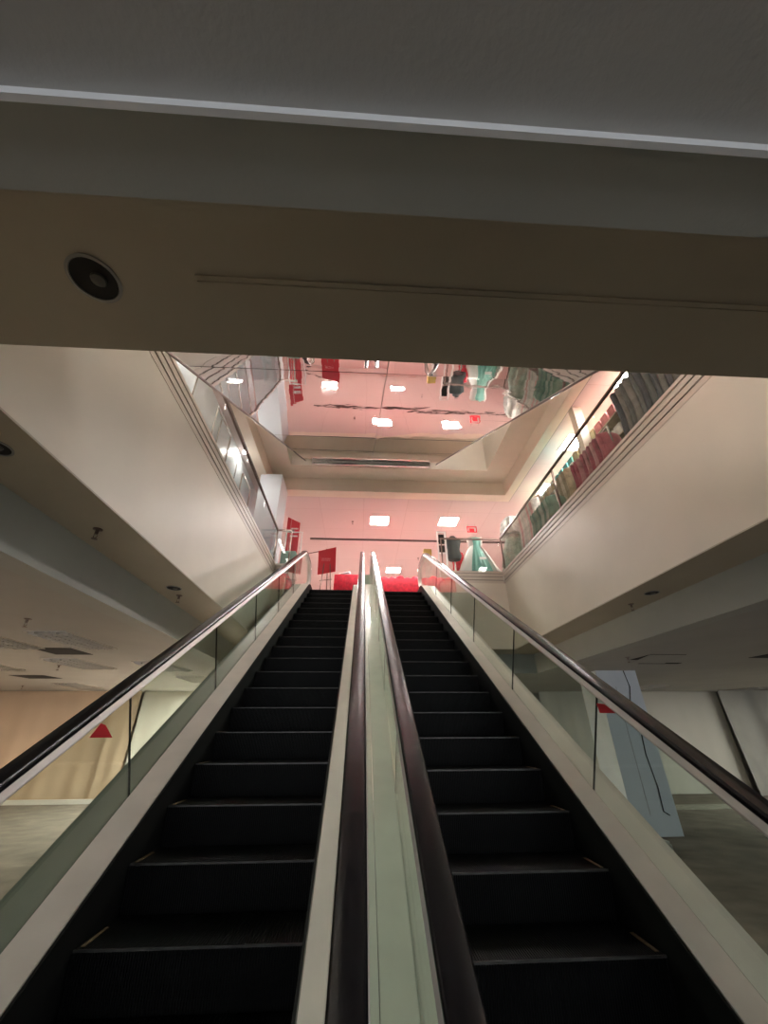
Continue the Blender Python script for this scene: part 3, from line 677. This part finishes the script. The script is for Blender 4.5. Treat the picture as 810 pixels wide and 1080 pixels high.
# ------------------------------------------------------------------ lower storey
t = empty('column', (5.2, 8.6, ZL), 'white square column with a black cable behind the right escalator', 'column')
MB().box(4.78, 5.62, 8.25, 8.95, ZL, 1.055).build('shaft', M['colwhite'], t)
cb = [(5.36, 8.24, 1.05), (5.40, 8.235, .75), (5.33, 8.235, .5), (5.38, 8.235, .1), (5.34, 8.235, -.4), (5.39, 8.235, -.9), (5.37, 8.235, -1.25), (5.44, 8.2, -1.3)]
MB().tube(cb, .009, 6).build('cable', M['black'], t)
MB().tube([(5.12, 8.245, .75), (5.12, 8.245, -1.3)], .004, 6).build('corner_seam', M['steelgrey'], t)
def sheet(x0, x1, y, z0, z1, amp, per, m, label, seed, slant=0):
    rd = random.Random(seed); mb = MB(); n = max(20, int((x1-x0)*24)); mz = 10; g = []
    ph = [rd.uniform(0, 6) for _ in range(3)]
    for j in range(mz+1):
        f = j/mz; row = []
        for i in range(n+1):
            x = x0+(x1-x0)*i/n
            d = amp*(math.sin(2*PI*x/per+ph[0]+f*slant)+.5*math.sin(2*PI*x/(per*.43)+ph[1]-f*slant*.6)+.3*math.sin(2*PI*x/(per*2.9)+ph[2]))
            row.append((x, y+d*(.35+.65*f), z1+(z0-z1)*f))
        g.append(row)
    vf = [[mb.bm.verts.new(p) for p in r] for r in g]; vb = [[mb.bm.verts.new((p[0], p[1]+.006, p[2])) for p in r] for r in g]
    for j in range(mz):
        for i in range(n):
            mb.bm.faces.new([vf[j][i], vf[j][i+1], vf[j+1][i+1], vf[j+1][i]]); mb.bm.faces.new([vb[j][i+1], vb[j][i], vb[j+1][i], vb[j+1][i+1]])
    o = mb.build('plastic_sheet', m, origin=((x0+x1)/2, y, z0), smooth=True)
    tag(o, label, 'sheet')
sheet(-13, -6.9, 13.0, ZL+.01, 1.05, .012, 1.1, M['sheet'], 'warm beige plastic dust sheet hung across the far left wall', 1, 2)
sheet(-7.0, -6.35, 12.95, ZL+.01, 1.05, .01, .9, M['sheet'], 'short beige dust sheet at the edge of the bright gap', 2, 1)
sheet(-6.35, -2.6, 13.1, ZL+.01, 1.05, .015, 1.0, M['sheetlit'], 'bright pale dust sheet glowing right of the beige one', 3)
sheet(5.6, 7.6, 13.1, ZL+.01, 1.05, .03, .8, M['sheetlit'], 'pale dust sheet left of the white column', 4)
sheet(8.6, 11.3, 13.0, ZL+.01, 1.05, .02, 1.2, M['sheetlit'], 'pale cream dust sheet right of the white column', 5)
sheet(11.0, 17.5, 12.6, ZL+.01, 1.05, .18, 2.3, M['wall_cool'], 'grey folded dust sheet at the far right', 6, .5)
tag(MB().box(4.6, 12, 10.7, 11.3, ZL, ZL+.012).build('floor_strip', CM((.42, .40, .34)), origin=(8, 11, ZL)), 'pale strip of bare floor behind the white column', 'floor strip')
t = empty('floor_box', (4.3, 7.55, ZL), 'clear plastic cover lying by the foot of the white column', 'box')
MB().box(4.1, 4.75, 7.3, 7.75, ZL+.001, ZL+.10).build('tray', CM((.5, .5, .44)), t, bevel=.02); MB().box(4.12, 4.73, 7.32, 7.73, ZL+.10, ZL+.13).build('lid', CM((.6, .6, .54)), t)

# ------------------------------------------------------------------ fill lamps added under the lower ceiling to brighten that floor
def fill_lamp(x, y, w, h, power, col, label):
    t = empty('added_fill_lamp', (x, y, 1.05), label, 'ceiling light')
    MB().frame((x-w/2, x+w/2, y-h/2, y+h/2), (x-w/2-.04, x+w/2+.04, y-h/2-.04, y+h/2+.04), 1.035, 1.056).build('frame', M['lampframe'], t)
    MB().box(x-w/2, x+w/2, y-h/2, y+h/2, 1.045, 1.054).build('diffuser', mat('low_fill_diffuser', (1, 1, 1), .5, emit=col, es=power/(w*h*PI)), t)
fill_lamp(-11.0, 7.5, .6, 1.2, FILL_LOW*.75, (1, .74, .5), 'added warm fill lamp over the far left sheet')
fill_lamp(-9.5, 3.0, .6, 1.2, FILL_LOW*1.3, (1, .80, .60), 'added warm fill lamp on the left side of the lower floor')
fill_lamp(-3.1, 12.1, .6, .6, FILL_LOW*2.6, (1, .95, .86), 'added fill lamp in front of the bright pale sheet')
fill_lamp(10.5, 9.0, .6, 1.2, FILL_LOW*.35, (.95, .95, .85), 'added fill lamp on the far right of the lower floor')
fill_lamp(3.0, -4.5, .6, 1.2, FILL_LOW*.35, (.85, .93, 1), 'added cool fill lamp behind the escalator foot')
